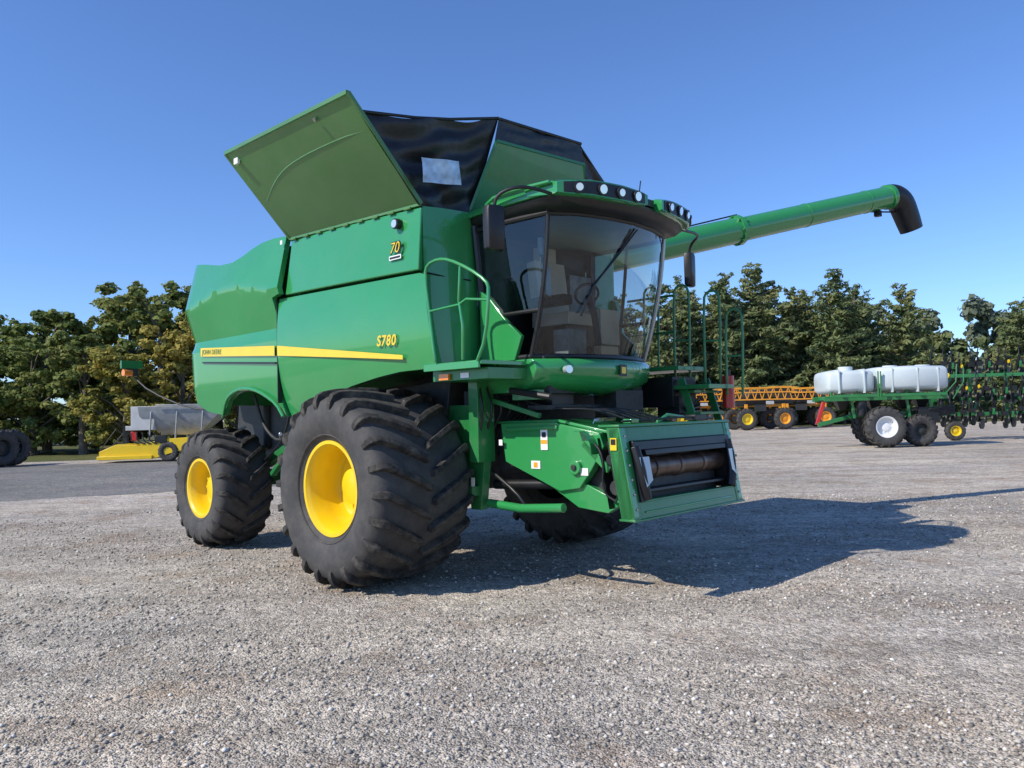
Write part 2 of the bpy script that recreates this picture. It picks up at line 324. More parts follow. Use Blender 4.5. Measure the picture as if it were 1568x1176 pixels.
# ---------------------------------------------------------------- wheels
def wheel(name,parent,pos,R,W,rr,nl,out,sweep=.34,rimmat=YEL,lug=.065,hw=.030,simple=False):
    c=pos; Rc=R-lug; h=Rc-rr; mb=MB()
    prof=[(rr-.01,.36),(rr+.02,.41),(rr+.10*h,.43),(rr+.25*h,.475),(rr+.5*h,.50),(rr+.72*h,.495),(rr+.88*h,.465),(rr+.97*h,.40),(Rc,.25),(Rc+.005,0)]
    prof=prof+[(a,-b) for a,b in reversed(prof[:-1])]
    n=48 if simple else 120
    mb.rev([(a,b*W) for a,b in prof],n,1,c)
    for sd_ in (-1,1):
        mb.rev([(rr+.16*h,sd_*.449*W),(rr+.17*h,sd_*.462*W),(rr+.20*h,sd_*.468*W),(rr+.21*h,sd_*.455*W)],n,1,c)
    for s in (-1,1):
        for k in range(nl):
            a0=2*math.pi*(k+(.5 if s>0 else 0))/nl
            rings=[]
            pts=[(.015,R,Rc-.02),(.12,R,Rc-.02),(.24,R-.004,Rc-.02),(.34,R-.012,Rc-.03),(.42,R-.03,Rc-.05),(.475,R-.065,Rc-.11),(.502,R-.13,Rc-.17),(.503,R-.20,Rc-.2)]
            for i,(yy,ro,ri) in enumerate(pts):
                al=a0+sweep*min(yy,.43)/.5*(1-.15*yy)
                hb=hw*(1.4+.5*yy)/R; ht=hw*(.95+.5*yy)/R
                ri=max(ri,rr+.4*h)
                yi=min(yy,.47) if i>=5 else yy
                def Q(al,ra,y): return (c[0]+ra*math.cos(al),c[1]+s*y*W,c[2]+ra*math.sin(al))
                rings.append([Q(al-hb,ri,yi),Q(al-ht,ro,yy),Q(al+ht,ro,yy),Q(al+hb,ri,yi)])
            mb.loft([[Vector(q) for q in rg] for rg in rings],0)
    o=mb.obj(name+'_tyre',[RUB,RUB2],parent,bevel=0 if simple else .005,ang=40,seg=1)
    rm=MB(); s=out
    pr=[(rr+.035,.415),(rr+.035,.43),(rr+.0,.43),(rr-.015,.41),(rr-.03,.39),(rr-.05,.25),(rr-.06,.17),(rr*.80,.13),(rr*.62,.15),(rr*.42,.15),(rr*.40,.21),(rr*.36,.22),(.001,.22)]
    rm.rev([(a,s*b*W) for a,b in pr],56 if not simple else 32,0,c)
    rm.rev([(rr+.03,-s*.42*W),(rr-.03,-s*.40*W),(rr-.05,0),(rr-.06,s*.16*W)],48,1,c)
    rm.cyl((c[0],c[1]-s*.47*W,c[2]),(c[0],c[1]-s*.1*W,c[2]),rr*.6,1,24)
    for k in range(10):
        a=k*math.pi/5; q=Vector((c[0]+rr*.51*math.cos(a),c[1]+s*.15*W,c[2]+rr*.51*math.sin(a))); rm.cyl(q,q+Vector((0,s*.03,0)),.018,0,6)
    rm.obj(name+'_rim',[rimmat,DRK],parent,ang=40)
# ---------------------------------------------------------------- combine
CB=empty('combine_harvester',(-.33,9.65,0),math.radians(-44))
wheel('front_right',CB,(0,-1.70,1.03),1.03,1.24,.455,22,-1,lug=.078)
wheel('front_left',CB,(0,1.70,1.03),1.03,1.24,.455,22,1,lug=.078)
wheel('rear_right',CB,(-3.79,-1.53,.82),.82,.78,.375,19,-1,sweep=.36,hw=.026,lug=.062)
wheel('rear_left',CB,(-3.79,1.53,.82),.82,.78,.375,19,1,sweep=.36,hw=.026,lug=.062)
for sgn in (-1,1):
    def fu(u,v,z,s=sgn):
        return s*(v-.05*max(0,z-3.2)+ .02*math.cos((u+.5)*1.1))
    def fl(u,v,z,s=sgn):
        t=(z-2.75)/.55; return s*(v-.05*t*t-.07*max(0,(u-.55))**1.5)
    def fr(u,v,z,s=sgn):
        zc=3.47+.10*math.cos((u+3.2)*2.2)
        k=[(1.6,1.55),(2.2,1.63),(2.80,1.66),(2.84,1.58),(zc,1.75),(4.15,1.56)]
        for (a,b),(c2,d) in zip(k,k[1:]):
            if z<=c2 or c2==4.15: vv=b+(d-b)*(z-a)/(c2-a); break
        e=max(0,-4.35-u); return s*(vv-1.65+v-e*e*.9)
    panel('tank_side_panel',[(-1.82,3.285),(.775,3.225),(.80,3.87),(-1.70,3.955)],1.65,1.58,fu,GREEN,CB)
    panel('lower_side_panel',[(-2.0,2.05),(-1.93,1.78),(-1.6,1.74),(-1.25,1.84),(-.93,2.00),(-.5,2.10),(.0,2.17),(.4,2.21),(.99,2.22),(.85,3.17),(.77,3.195),(-2.0,3.255)],1.67,1.60,fl,GREEN,CB)
    panel('rear_side_panel',[(-4.74,2.80),(-4.80,3.1),(-4.86,3.70),(-4.80,3.80),(-4.60,4.08),(-4.15,4.02),(-3.6,3.92),(-3.21,3.90),(-2.95,3.95),(-2.72,4.02),(-2.5,4.06),(-2.2,4.07),(-1.88,4.04),(-1.84,3.3),(-2.03,3.27),(-2.03,2.60),(-2.03,2.05),(-1.96,1.78),(-2.10,1.92),(-2.37,2.05),(-2.65,2.13),(-2.97,2.15),(-3.25,2.10),(-3.44,2.02),(-3.62,1.82),(-4.1,1.88),(-4.42,2.0),(-4.58,2.4)],1.65,1.58,fr,GREEN,CB,step=.08)
mb=MB()
mb.tube([(-3.62,-1.60,1.80),(-3.44,-1.64,2.03),(-3.25,-1.65,2.12),(-2.97,-1.66,2.17),(-2.65,-1.66,2.15),(-2.37,-1.65,2.07),(-2.10,-1.63,1.94),(-1.96,-1.62,1.78)],.022,0,8,1)
mb.obj('arch_lip',[GREEN],CB)
mb=MB()
mb.prism([(-4.45,2.1),(-4.55,3.7),(-4.3,3.95),(-1.8,3.95),(-1.7,3.90),(.74,3.80),(.74,2.3),(-.9,2.12),(-1.9,1.95),(-2.1,2.15),(-3.5,2.15),(-3.7,1.95)],'y',-1.48,1.48,0)
mb.prism([(-4.2,1.2),(-4.0,2.2),(.5,2.3),(.8,1.6),(.3,.9),(-2.6,.75)],'y',-.72,.72,1)
mb.box((0,0,1.03),(.34,2.5,.34),1); mb.box((-3.79,0,.9),(.22,2.2,.22),0)
mb.prism([(-.45,1.3),(.4,1.3),(.55,2.15),(-.6,2.05)],'y',-1.05,-.72,1)
mb.prism([(-.45,1.3),(.4,1.3),(.55,2.15),(-.6,2.05)],'y',.72,1.05,1)
for s in (-1,1):
    mb.bar((-3.6,s*.95,1.1),(-1.6,s*.95,1.9),.14,.1,0); mb.bar((-2.9,s*1.25,1.0),(-1.9,s*1.25,1.75),.08,.06,0)
    mb.cyl((-2.4,s*1.2,1.2),(-1.8,s*1.2,1.2),.16,1); mb.box((-1.5,s*1.2,1.5),(.5,.4,.5),1)
    mb.tube([(-3.3,s*1.3,2.1),(-3.2,s*1.2,1.6),(-2.6,s*1.25,1.4),(-2.2,s*1.1,1.9)],.025,1,6,2)
    mb.tube([(-2.2,s*1.35,2.0),(-2.4,s*1.35,1.5),(-2.9,s*1.3,1.25),(-3.4,s*1.2,1.1)],.018,2,6,2)
    mb.cyl((-3.1,s*1.0,1.5),(-2.5,s*1.35,1.55),.03,3,8)
mb.obj('body_core',[GREEN2,DRK,BLK,MET],CB,bevel=.015)
mb=MB()
mb.prism([(-4.80,2.2),(-4.90,3.5),(-4.70,3.88),(-4.3,4.0),(-4.2,2.1)],'y',-1.40,1.40,0)
mb.prism([(-4.9,1.2),(-4.75,2.2),(-3.9,2.2),(-3.9,1.3)],'y',-.8,.8,1)
mb.obj('rear_hood',[GREEN,DRK],CB,bevel=.08,seg=4)
mb=MB()
def stripe(us,zt,zb,v,mi):
    n=24
    mb.grid(lambda a,b:(us[0]+(us[1]-us[0])*a,v,zb(a)+(zt(a)-zb(a))*b),n,1,mi)
stripe((-4.13,-2.05),lambda a:2.795-.125*a,lambda a:2.675-.13*a,-1.678,0)
stripe((-1.98,.53),lambda a:2.665-.29*a,lambda a:2.54-.20*a-.01*a*a,-1.680,0)
mb.obj('side_stripe',[YEL],CB,fix=False)
mb=MB(); 
mb.bar((-4.1,-1.655,2.585),(-2.06,-1.655,2.455),.03,.022,0); mb.box((-2.015,-1.63,2.6),(.014,.06,1.3),0)
mb.obj('panel_gap',[BLK],CB)
def text(s,loc,size,mat,name,rotz=0,tilt=0,shear=.2,space=1.0,off=0.0):
    cu=bpy.data.curves.new(name,'FONT'); cu.body=s; cu.size=size; cu.shear=shear; cu.extrude=.001; cu.space_character=space; cu.materials.append(mat); cu.offset=off
    o=bpy.data.objects.new(name,cu); COL.objects.link(o); o.parent=CB; o.location=loc; o.rotation_euler=(math.pi/2,tilt,rotz); return o
text('S780',(.10,-1.688,2.50),.155,YEL,'model_lettering',0,.03,.15,1.1,.003)
text('JOHN DEERE',(-4.08,-1.682,2.70),.10,GREEN2,'stripe_lettering',0,.06,.1,1.05)
text('70',(.35,-1.682,3.44),.17,BLK,'anniversary_decal_backing',0,0,.25,1.0,.008)  # black printed backing behind the yellow figures
text('70',(.355,-1.688,3.445),.16,YEL,'anniversary_decal',0,0,.25,1.0,-.001)
mb=MB()
mb.grid(lambda a,b:(.80+.10*math.sin(math.pi*min(1,a*1.0))**1, -1.60+ a*1.0, 2.25+1.63*b),16,4,0)
mb.prism([(-1.55,2.25),(1.6,2.25),(1.6,3.95),(-1.55,3.9)],'x',.70,.79,0)
mb.prism([(-.86,2.2),(.86,2.2),(.86,3.88),(-.86,3.88)],'x',.79,.93,1)
mb.obj('tank_front_wall',[GREEN,DRK],CB,bevel=.01)
mb=MB(); mb.tube([(.815,-1.61,3.20),(.86,-1.35,3.17),(.905,-1.05,3.16)],.010,0,6); mb.obj('wall_seam',[BLK],CB)
def quad4(a,b,c,d):
    a,b,c,d=map(Vector,(a,b,c,d)); return lambda s,t:(a*(1-s)+b*s)*(1-t)+(d*(1-s)+c*s)*t
mb=MB()
for s in (-1,1):
    A=(-1.72,s*1.63,3.97);B=(.80,s*1.63,3.89);C=(.80,s*2.49,4.80);D=(-1.72,s*2.46,4.85)
    if s>0: C=(.80,2.62,4.45);D=(-1.72,2.62,4.5)
    q=quad4(A,B,C,D); nrm=Vector((0,-s*.74,.68))
    mb.grid(lambda a,b:q(a,b)+nrm*(-.02*math.sin(math.pi*b)),8,6,0)
    mb.grid(lambda a,b:q(a,b)+nrm*(.03),8,6,0)
    for P,Q in ((A,B),(B,C),(C,D),(D,A)): mb.bar(Vector(P)+nrm*.01,Vector(Q)+nrm*.01,.04,.04,0)
    mb.tube([q(.06,.45)-nrm*.012,q(.25,.62)-nrm*.014,q(.45,.70)-nrm*.014,q(.8,.72)-nrm*.012,q(.97,.70)-nrm*.006],.010,0,6,2)
    for k in range(9): 
        h=q(.05+.11*k,0)-nrm*.03; mb.cyl(h-Vector((.05,0,0)),h+Vector((.05,0,0)),.012,0,8)
    mb.box(q(.06,.9)-nrm*.02,(.09,.03,.07),1); mb.cyl(q(.75,.93)-nrm*.02,q(.75,.93)-nrm*.04,.02,2,10)
mb.obj('tank_wing_cover',[GREEN3,WHT,MET],CB)
mb=MB()
q=quad4((.82,-.96,3.93),(.82,.96,3.93),(1.05,.74,4.74),(1.05,-.76,4.68))
mb.grid(lambda a,b:q(a,b)+Vector((.02*math.sin(math.pi*b),0,0)),8,6,0); mb.grid(lambda a,b:q(a,b)-Vector((.03,0,0)),8,6,0)
mb.bar(q(0,0),q(0,1),.03,.03,0); mb.bar(q(0,1),q(1,1),.03,.03,0); mb.bar(q(1,0),q(1,1),.03,.03,0)
q2=quad4((-1.75,-1.6,3.95),(-1.75,1.6,3.95),(-2.1,1.9,4.6),(-2.1,-1.9,4.6)); mb.grid(lambda a,b:q2(a,b),8,4,0)
mb.obj('tank_front_cover',[GREEN2],CB)
mb=MB()
def wr(s,t,k): 
    e=min(1,8*s*(1-s)+.05); return Vector((.030*math.sin(9*s+5*t*k)*math.sin(math.pi*s)+.018*math.sin(23*t-7*s+k)*e,.015*math.sin(17*s+k)*e,.02*math.sin(13*s+k)*t*e))
for s in (-1,1):
    o3=Vector((.80,-2.36,4.66)) if s<0 else Vector((.80,2.2,4.22))
    q=quad4((.80,s*1.66,3.88),(.80,s*.90,3.91),(1.03,s*.70,4.95),o3)
    mb.grid(lambda a,b:Vector(q(a,b))+wr(a,b,s+2)+Vector((0,0,-.05*math.sin(math.pi*a)*b)),40,26,0)
    mb.tube([o3,Vector(q(.5,1))+Vector((0,0,-.05)),(1.03,s*.70,4.95)],.016,0,8,1)
q=quad4((1.03,-.78,4.64),(1.03,.78,4.70),(1.04,.70,4.99),(1.04,-.71,4.94))
mb.grid(lambda a,b:Vector(q(a,b))+wr(a,b,5)*.5,24,6,0)
mb.tube([(1.04,-.71,4.94),(1.04,.70,4.99)],.018,0,8)
q3=quad4((-1.75,-1.6,3.9),(.78,-1.6,3.9),(.78,1.6,3.9),(-1.75,1.6,3.9)); mb.grid(q3,1,1,0)
mb.obj('tank_fabric_extension',[FAB],CB,ang=80)
mb=MB()
wc=Vector((.99,-1.50,4.21)); wa=Vector((.12,1,.10)); wb=Vector((.08,-.12,1))
mb.grid(lambda a,b:wc+wa*(.46*(a-.5))+wb*(.24*(b-.5))+Vector((.010*math.sin(8*a+3*b),0,0)),8,4,0); mb.obj('sky_painted_window',[WIN],CB)
# auger
A=Vector((.42,3.39,4.20));B=Vector((2.23,7.78,5.38)); d=(B-A).normalized(); Pv=A-d*2.15
mb=MB()
mb.cyl(Pv,A+d*1.45,.205,0,32); mb.cyl(A+d*1.45,B,.19,0,32)
fl_=A+d*1.45; mb.cyl(fl_-d*.04,fl_+d*.04,.235,0,32)
for i in range(8):
    a=i*math.pi/4; o_=d.orthogonal().normalized(); o2=d.cross(o_); c=fl_+(o_*math.cos(a)+o2*math.sin(a))*.225; mb.cyl(c-d*.08,c+d*.08,.015,0,6)
for k in (-1.2,2.9,4.3): mb.cyl(A+d*k-d*.015,A+d*k+d*.015,.212 if k<1 else .197,0,32)
mb.tube([Pv,Pv-Vector((0,.15,.1)),(-.45,1.35,3.2),(-.45,1.35,2.0)],[.21,.22,.24,.24],0,20)
mb.tube([Pv+Vector((0,0,.25)),A+Vector((0,0,.22)),fl_+Vector((0,0,.25))],.012,1,6)
e1=B+d*.10; e2=B+d*.30+Vector((0,0,-.12)); e3=B+d*.44+Vector((0,0,-.42)); e4=B+d*.55+Vector((0,0,-.68))
mb.cyl(B-d*.06,B+d*.02,.215,0,28)
mb.tube([B,e1,e2,e3,e4],[.20,.215,.22,.21,.19],2,20,2)
mb.box(B-d*.28+Vector((0,0,-.25)),(.10,.10,.10),1); mb.tube([B-d*.5+Vector((0,0,-.18)),B-d*.1+Vector((0,0,-.25)),B+d*.2+Vector((0,0,-.3))],.015,1,6)
mb.obj('unloading_auger',[GREEN,BLK,BLK],CB)
# ---- cab
def outline(z):
    t=(z-2.28)/(3.78-2.28)
    base=[(.95,-.90),(1.30,-.935),(1.64,-.95),(1.80,-.72),(1.91,-.40),(1.96,0),(1.91,.40),(1.80,.72),(1.64,.95),(1.30,.935),(.95,.90)]
    top=[(.93,-1.0),(1.45,-1.02),(1.96,-.99),(2.13,-.74),(2.22,-.40),(2.26,0),(2.22,.40),(2.13,.74),(1.96,.99),(1.45,1.02),(.93,1.0)]
    bl=.06*math.sin(math.pi*min(1,max(0,t)))
    return [((a[0]*(1-t)+b[0]*t)+bl*(1 if 2<=i<=8 else .3),a[1]*(1-t)+b[1]*t) for i,(a,b) in enumerate(zip(base,top))]
mb=MB()
def shell(i0,i1,z0,z1,mi,n=10):
    rows=[[Vector((*pt,z0+(z1-z0)*j/n)) for pt in outline(z0+(z1-z0)*j/n)[i0:i1+1]] for j in range(n+1)]
    vs=[v for r_ in rows for v in r_]; k=i1-i0+1
    mb.add(vs,[(j*k+i,j*k+i+1,(j+1)*k+i+1,(j+1)*k+i) for j in range(n) for i in range(k-1)],mi)
shell(2,8,2.30,3.70,0); shell(0,2,2.75,3.70,0); shell(8,10,2.75,3.70,0)
mb.obj('cab_glazing',[GLS],CB,fix=False,ang=60)
mb=MB()
def post(i,z0,z1,r_,mi,du=0,dv=0):
    mb.tube([(outline(z)[i][0]+du,outline(z)[i][1]+dv,z) for z in np.linspace(z0,z1,9)],r_,mi,8)
post(2,2.3,3.72,.022,0); post(8,2.3,3.72,.026,2,.02,.01); post(0,2.3,3.74,.04,0); post(10,2.3,3.74,.04,0); post(9,2.3,3.72,.02,0)
for i0,i1 in ((0,2),(8,10)): 
    mb.tube([(*q_,2.76) for q_ in outline(2.76)[i0:i1+1]],.022,0,8)
mb.tube([(*q_,2.31) for q_ in outline(2.31)],.028,0,8)
mb.tube([(*q_,3.69) for q_ in outline(3.69)],.03,0,8)
mb.grid(lambda a,b:(.96,-.86+1.72*a,2.3+.62*b),2,2,0)
mb.grid(lambda a,b:(.955,-.93+1.86*a,3.45+.3*b),2,2,0)
for v in (-.90,.90): mb.box((.97,v,3.0),(.08,.06,1.4),0)
mb.tube([(2.27,.0,3.62),(2.20,-.25,3.3),(2.10,-.5,3.0),(2.03,-.62,2.7)],.012,0,6)
mb.tube([(2.27,.05,3.62),(2.22,-.2,3.35),(2.10,-.52,2.98)],.009,0,6)
mb.obj('cab_frame',[BLK,GREEN,MET],CB)
mb=MB()
for s in (-1,1):
    mb.prism([(.97,2.28),(1.46,2.28),(1.56,2.52),(1.35,2.70),(1.12,2.95),(.97,3.05)],'y',s*.94,s*.99,0)
R=[]
for z,e in ((2.285,.05),(2.25,.09),(2.18,.10),(2.08,.06),(2.00,-.05),(1.96,-.25)):
    R.append([Vector((x+e*(1 if 2<=i<=8 else 0),y*(1.04 if e>0 else .98),z-.05*(1-abs(y)/.95)*(1 if z<2.1 else 0))) for i,(x,y) in enumerate(outline(2.285))])
mb.loft(R,0)
mb.obj('cab_nose',[GREEN],CB,bevel=.008,ang=50)
mb=MB()
mb.box((1.35,0,2.29),(.8,1.75,.04),1)
mb.box((1.35,-.05,2.75),(.52,.52,.13),0); mb.box((1.12,-.05,3.10),(.13,.50,.66),0,Matrix.Rotation(-.12,3,'Y')); mb.box((1.07,-.05,3.50),(.10,.28,.2),0)
mb.box((1.33,-.05,2.5),(.34,.34,.4),1); mb.box((1.45,-.45,2.92),(.55,.16,.10),1); mb.box((1.35,.5,2.7),(.4,.35,.4),0)
mb.tube([(1.80,-.02,2.3),(1.74,-.02,2.75),(1.66,-.02,3.0)],.04,1,8)
sw=[Vector((1.64+.05*math.sin(a),-.02+.19*math.cos(a),3.02+.17*math.sin(a)*.6)) for a in np.linspace(0,2*math.pi,25)]
mb.tube(sw,.016,1,8)
mb.box((1.62,-.66,3.10),(.05,.26,.32),2,Matrix.Rotation(.5,3,'Z')); mb.box((1.66,-.75,3.42),(.05,.22,.18),2,Matrix.Rotation(.5,3,'Z')); mb.tube([(1.5,-.75,2.3),(1.62,-.72,2.9),(1.66,-.74,3.5)],.018,1,8)
mb.box((1.05,.55,3.1),(.1,.4,.5),2); mb.box((1.7,-.4,2.45),(.2,.3,.3),2); mb.box((1.9,-.05,2.38),(.10,.30,.10),0)
mb.obj('cab_interior',[SEAT,BLK,SCR],CB,bevel=.02,seg=3)
def ro(e,fe=0):
    o_=[(.86,-1.06),(1.4,-1.13),(1.95,-1.14),(2.22,-1.10),(2.36,-.80),(2.43,-.45),(2.46,0),(2.43,.45),(2.36,.80),(2.22,1.10),(1.95,1.14),(1.4,1.13),(.86,1.06)]
    return [(x+e*(0 if i in(0,12) else (.9 if 3<=i<=9 else .1))+ (fe if 3<=i<=9 else 0),y*(1+e)) for i,(x,y) in enumerate(o_)]
ZR=-.06
mb=MB()
mb.loft([[Vector((*q_,z+ZR)) for q_ in ro(e)] for z,e in ((3.74,-.22),(3.77,-.10),(3.83,-.04),(3.88,-.03))],1)
mb.loft([[Vector((*q_,z+ZR)) for q_ in ro(e,-.10)] for z,e in ((3.88,0.0),(3.93,0.0),(3.97,-.03),(4.00,-.12),(4.01,-.3))],0)
mb.obj('cab_roof',[GREEN,BLK],CB,ang=50,bevel=.01)
mb=MB()
def pod(vs):
    arc=[(2.18,-1.16),(2.37,-.86),(2.45,-.48),(2.49,0),(2.45,.48),(2.37,.86),(2.18,1.16)]
    def at(v):
        for (a,b),(c,d_) in zip(arc,arc[1:]):
            if b<=v<=d_: return a+(c-a)*(v-b)/(d_-b)
    R=[];n=14
    for i in range(n+1):
        v=vs[0]+(vs[1]-vs[0])*i/n; u=at(v); k=.036*max(0,math.sin(math.pi*i/n))**.5-.010
        R.append([Vector((u-.35,v,3.90+ZR)),Vector((u-.02,v,3.85-k*.6+ZR)),Vector((u+.03,v,3.862-k*.6+ZR)),Vector((u+.03,v,3.972+k+ZR)),Vector((u-.04,v,3.995+k+ZR)),Vector((u-.40,v,3.99+k*.4+ZR))])
    mb.loft(R,0)
    R=[]
    for i in range(n+1):
        t=.05+.9*i/n; v=vs[0]+(vs[1]-vs[0])*t; u=at(v); k=.036*math.sin(math.pi*t)**.5-.010
        R.append([Vector((u+.02,v,3.872-k*.5+ZR)),Vector((u+.036,v,3.872-k*.5+ZR)),Vector((u+.036,v,3.962+k*.8+ZR)),Vector((u+.02,v,3.962+k*.8+ZR))])
    mb.loft(R,1)
    for i in range(4):
        v=vs[0]+(vs[1]-vs[0])*(.17+.22*i); u=at(v); slope=(at(min(v+.05,1.15))-at(max(v-.05,-1.15)))/.1
        nd=Vector((1,-slope,-.15)).normalized(); c=Vector((u+.036,v,3.918+ZR))
        mb.cyl(c-nd*.02,c+nd*.020,.058,1,20); mb.cyl(c+nd*.020,c+nd*.026,.044 if i%2 else .036,2,20)
pod((-1.15,-.10)); pod((.16,1.15))
mb.tube([(1.3,-1.12,3.76),(1.25,-1.18,3.84),(1.5,-1.22,3.92),(2.15,-1.18,3.91)],.02,3,8,1)
mb.box((1.9,-.3,4.0),(.18,.14,.05),3); mb.cyl((1.7,.4,3.96),(1.7,.4,4.08),.07,3,16); mb.tube([(2.3,.05,3.95),(2.33,.05,4.12)],.006,1,6)
mb.box((2.38,.03,3.87),(.10,.20,.07),1)
mb.obj('roof_lamp_pods',[GREEN,BLK,LAMP,GREEN],CB,ang=50)
mb=MB()
for s in (-1,1):
    vm=1.58 if s<0 else 1.82
    c=Vector((1.80,s*vm,3.47)); rot=Matrix.Rotation(s*.25,3,'Z')
    rings=[]
    for z,k in ((-.21,.7),(-.19,.95),(0,1.0),(.17,1.0),(.21,.85)):
        rings.append([c+rot@Vector((x*k,y*k,z)) for x,y in ((.02,-.10),(.055,-.085),(.07,0),(.055,.085),(.02,.10),(-.035,.10),(-.035,-.10))])
    mb.loft(rings,0)
    g_=quad4(*[c+rot@Vector((-.038,y,z)) for y,z in ((-.085,-.18),(.085,-.18),(.085,.18),(-.085,.18))]); mb.grid(g_,1,1,1)
    mb.tube([(2.15,s*1.10,3.80),(2.05,s*(vm-.13),3.85),(1.84,s*(vm-.01),3.79),(1.80,s*vm,3.65)],.018,0,8,2)
mb.obj('side_mirrors',[BLK,MIRR],CB,ang=50,bevel=.01)
# ---- right platform, rails, frame
mb=MB()
mb.box((1.22,-1.32,2.24),(.84,.62,.04),0); mb.box((1.22,-1.635,2.22),(.80,.025,.07),0)
rail=[(1.02,-1.66,2.27),(.97,-1.67,2.7),(.90,-1.67,3.15),(.94,-1.67,3.25),(1.10,-1.67,3.28),(1.27,-1.67,3.25),(1.55,-1.67,3.12),(1.76,-1.66,2.98),(1.80,-1.66,2.90),(1.74,-1.66,2.45),(1.60,-1.64,2.25)]
mb.tube(rail,.018,0,8,1)
mb.tube([(.96,-1.67,2.78),(1.4,-1.67,2.80),(1.5,-1.67,2.84),(1.79,-1.66,2.80)],.014,0,8)
mb.tube([(1.38,-1.66,2.82),(1.42,-1.67,3.16)],.014,0,8)
mb.tube([(1.40,-1.64,2.27),(1.43,-1.66,2.6),(1.40,-1.67,2.82)],.016,0,8)
mb.obj('right_walkway_rail',[GREEN],CB,bevel=.005)
mb=MB()
mb.box((1.22,-1.25,2.14),(.80,.55,.11),0); mb.box((.95,-.98,1.75),(.14,.24,1.0),0); mb.box((.62,-.95,1.55),(.4,.10,.6),0)
mb.prism([(.30,1.85),(.99,1.85),(1.02,1.25),(.95,.75),(.80,.75),(.75,1.25)],'y',-1.02,-.92,0)
mb.box((1.30,0,2.0),(.9,1.6,.12),1); mb.box((.8,0,1.75),(.3,1.9,.5),1)
mb.box((1.55,-.9,1.93),(.35,.10,.10),0); mb.box((1.6,-.35,1.80),(.3,.9,.05),1); mb.bar((1.0,-.9,1.9),(1.7,-.9,1.72),.05,.05,0)
mb.box((1.75,.35,1.86),(.3,.5,.22),1); mb.box((1.5,-.45,1.92),(.25,.35,.2),2); mb.cyl((1.4,-1.0,1.98),(1.9,-.95,1.9),.035,2,10)
for k in range(8):
    y=-1.05+.1*k; mb.tube([(1.0,y,2.05),(1.1+.05*k,y-.05,1.8),(1.0,y,1.55+.03*k),(.85,y,1.3)],.014,2,6,2)
for k in range(5): mb.tube([(1.2,-.8+.08*k,1.95),(1.7,-.75+.1*k,1.78),(2.1,-.5+.12*k,1.78),(2.45,-.3+.15*k,1.62)],.013,2,6,2)
mb.box((.88,-1.05,.95),(.10,.14,.10),0); mb.tube([(1.0,-.95,.82),(1.5,-.98,.80),(2.05,-.98,.84)],.045,3,12)
mb.tube([(1.0,-.9,1.15),(1.4,-.95,.95),(1.5,-.92,.82)],.02,2,8,1); mb.cyl((.95,-.8,1.0),(2.2,-.7,1.05),.05,2,12)
mb.obj('chassis_frame',[GREEN2,DRK,BLK,GREEN],CB,bevel=.01)
mb=MB()
mb.box((1.02,-1.545,2.125),(.14,.03,.06),0); mb.cyl((.46,-1.64,3.75),(.46,-1.70,3.745),.055,2,20); mb.cyl((.46,-1.70,3.745),(.46,-1.71,3.745),.042,1,20)
mb.cyl((1.93,-.75,2.17),(1.99,-.77,2.17),.04,1,16)
mb.obj('small_lamps',[AMB,LAMP,BLK],CB)
mb=MB()
def decal(u,z,w,h,v,mi):
    mb.box((u,v,z),(w,.004,h),mi)
decal(.43,3.40,.20,.045,-1.675,0); decal(.43,3.40,.17,.02,-1.679,2)
decal(1.72,1.48,.09,.20,-.867,0); decal(1.72,1.46,.080,.04,-.871,3); decal(1.72,1.53,.05,.05,-.871,2); decal(1.60,1.23,.12,.08,-.867,0); decal(1.60,1.23,.05,.05,-.871,3)
decal(2.22,1.18,.09,.07,-.867,0); decal(.92,1.87,.09,.10,-1.035,0); decal(.92,1.87,.05,.05,-1.039,2); decal(2.66,1.45,.07,.11,-.99,1); decal(2.66,1.47,.05,.05,-.994,2)
decal(1.3,2.13,.12,.05,-1.53,0); decal(.95,1.05,.05,.09,-1.125,0); decal(-1.88,3.95,.05,.05,-1.66,0); decal(1.15,1.45,.05,.06,-.905,0)
mb.obj('decals',[WHT,YEL,BLK,ORG],CB)
mb=MB(); mb.box((2.075,0,2.17),(.01,.12,.12),0); mb.box((2.083,0,2.17),(.006,.075,.07),1); mb.obj('nose_badge',[BLK,YEL],CB,bevel=.003)
# ---- feeder house
mb=MB()
mb.prism([(.95,1.60),(1.11,1.66),(1.81,1.66),(2.49,1.53),(2.60,1.52),(2.70,.90),(2.24,.90),(1.9,.98),(1.17,1.2),(.95,1.1)],'y',-.74,.74,1)
for s in (-1,1):
    mb.prism([(1.11,1.645),(1.81,1.655),(2.40,1.55),(2.45,1.42),(2.30,1.20),(2.15,1.02),(1.90,.98),(1.17,1.25)],'y',s*.76,s*.86,0)
    mb.prism([(1.75,1.02),(2.10,1.10),(2.62,.90),(2.45,.80),(2.10,.83)],'y',s*.74,s*.82,0)
    mb.prism([(1.2,1.60),(1.9,1.62),(1.9,1.585),(1.2,1.56)],'y',s*.86,s*.885,0)
    mb.cyl((2.12,s*.86,1.22),(2.12,s*.90,1.22),.07,0,20); mb.cyl((2.12,s*.90,1.22),(2.12,s*.92,1.22),.03,1,12)
    mb.bar((2.2,s*.84,1.45),(2.5,s*.84,1.2),.04,.07,0); mb.tube([(2.3,s*.88,1.5),(2.5,s*.92,1.35),(2.45,s*.9,1.0),(2.6,s*.88,.92)],.014,2,6,2)
    mb.prism([(2.60,1.585),(2.72,1.60),(2.86,.80),(2.80,.775),(2.72,.78),(2.68,1.0),(2.62,1.3)],'y',s*.90,s*.98,0)
    mb.cyl((2.62,s*.80,1.05),(2.62,s*.92,1.05),.07,1,14); mb.cyl((2.55,s*.80,1.3),(2.55,s*.90,1.3),.05,2,14)
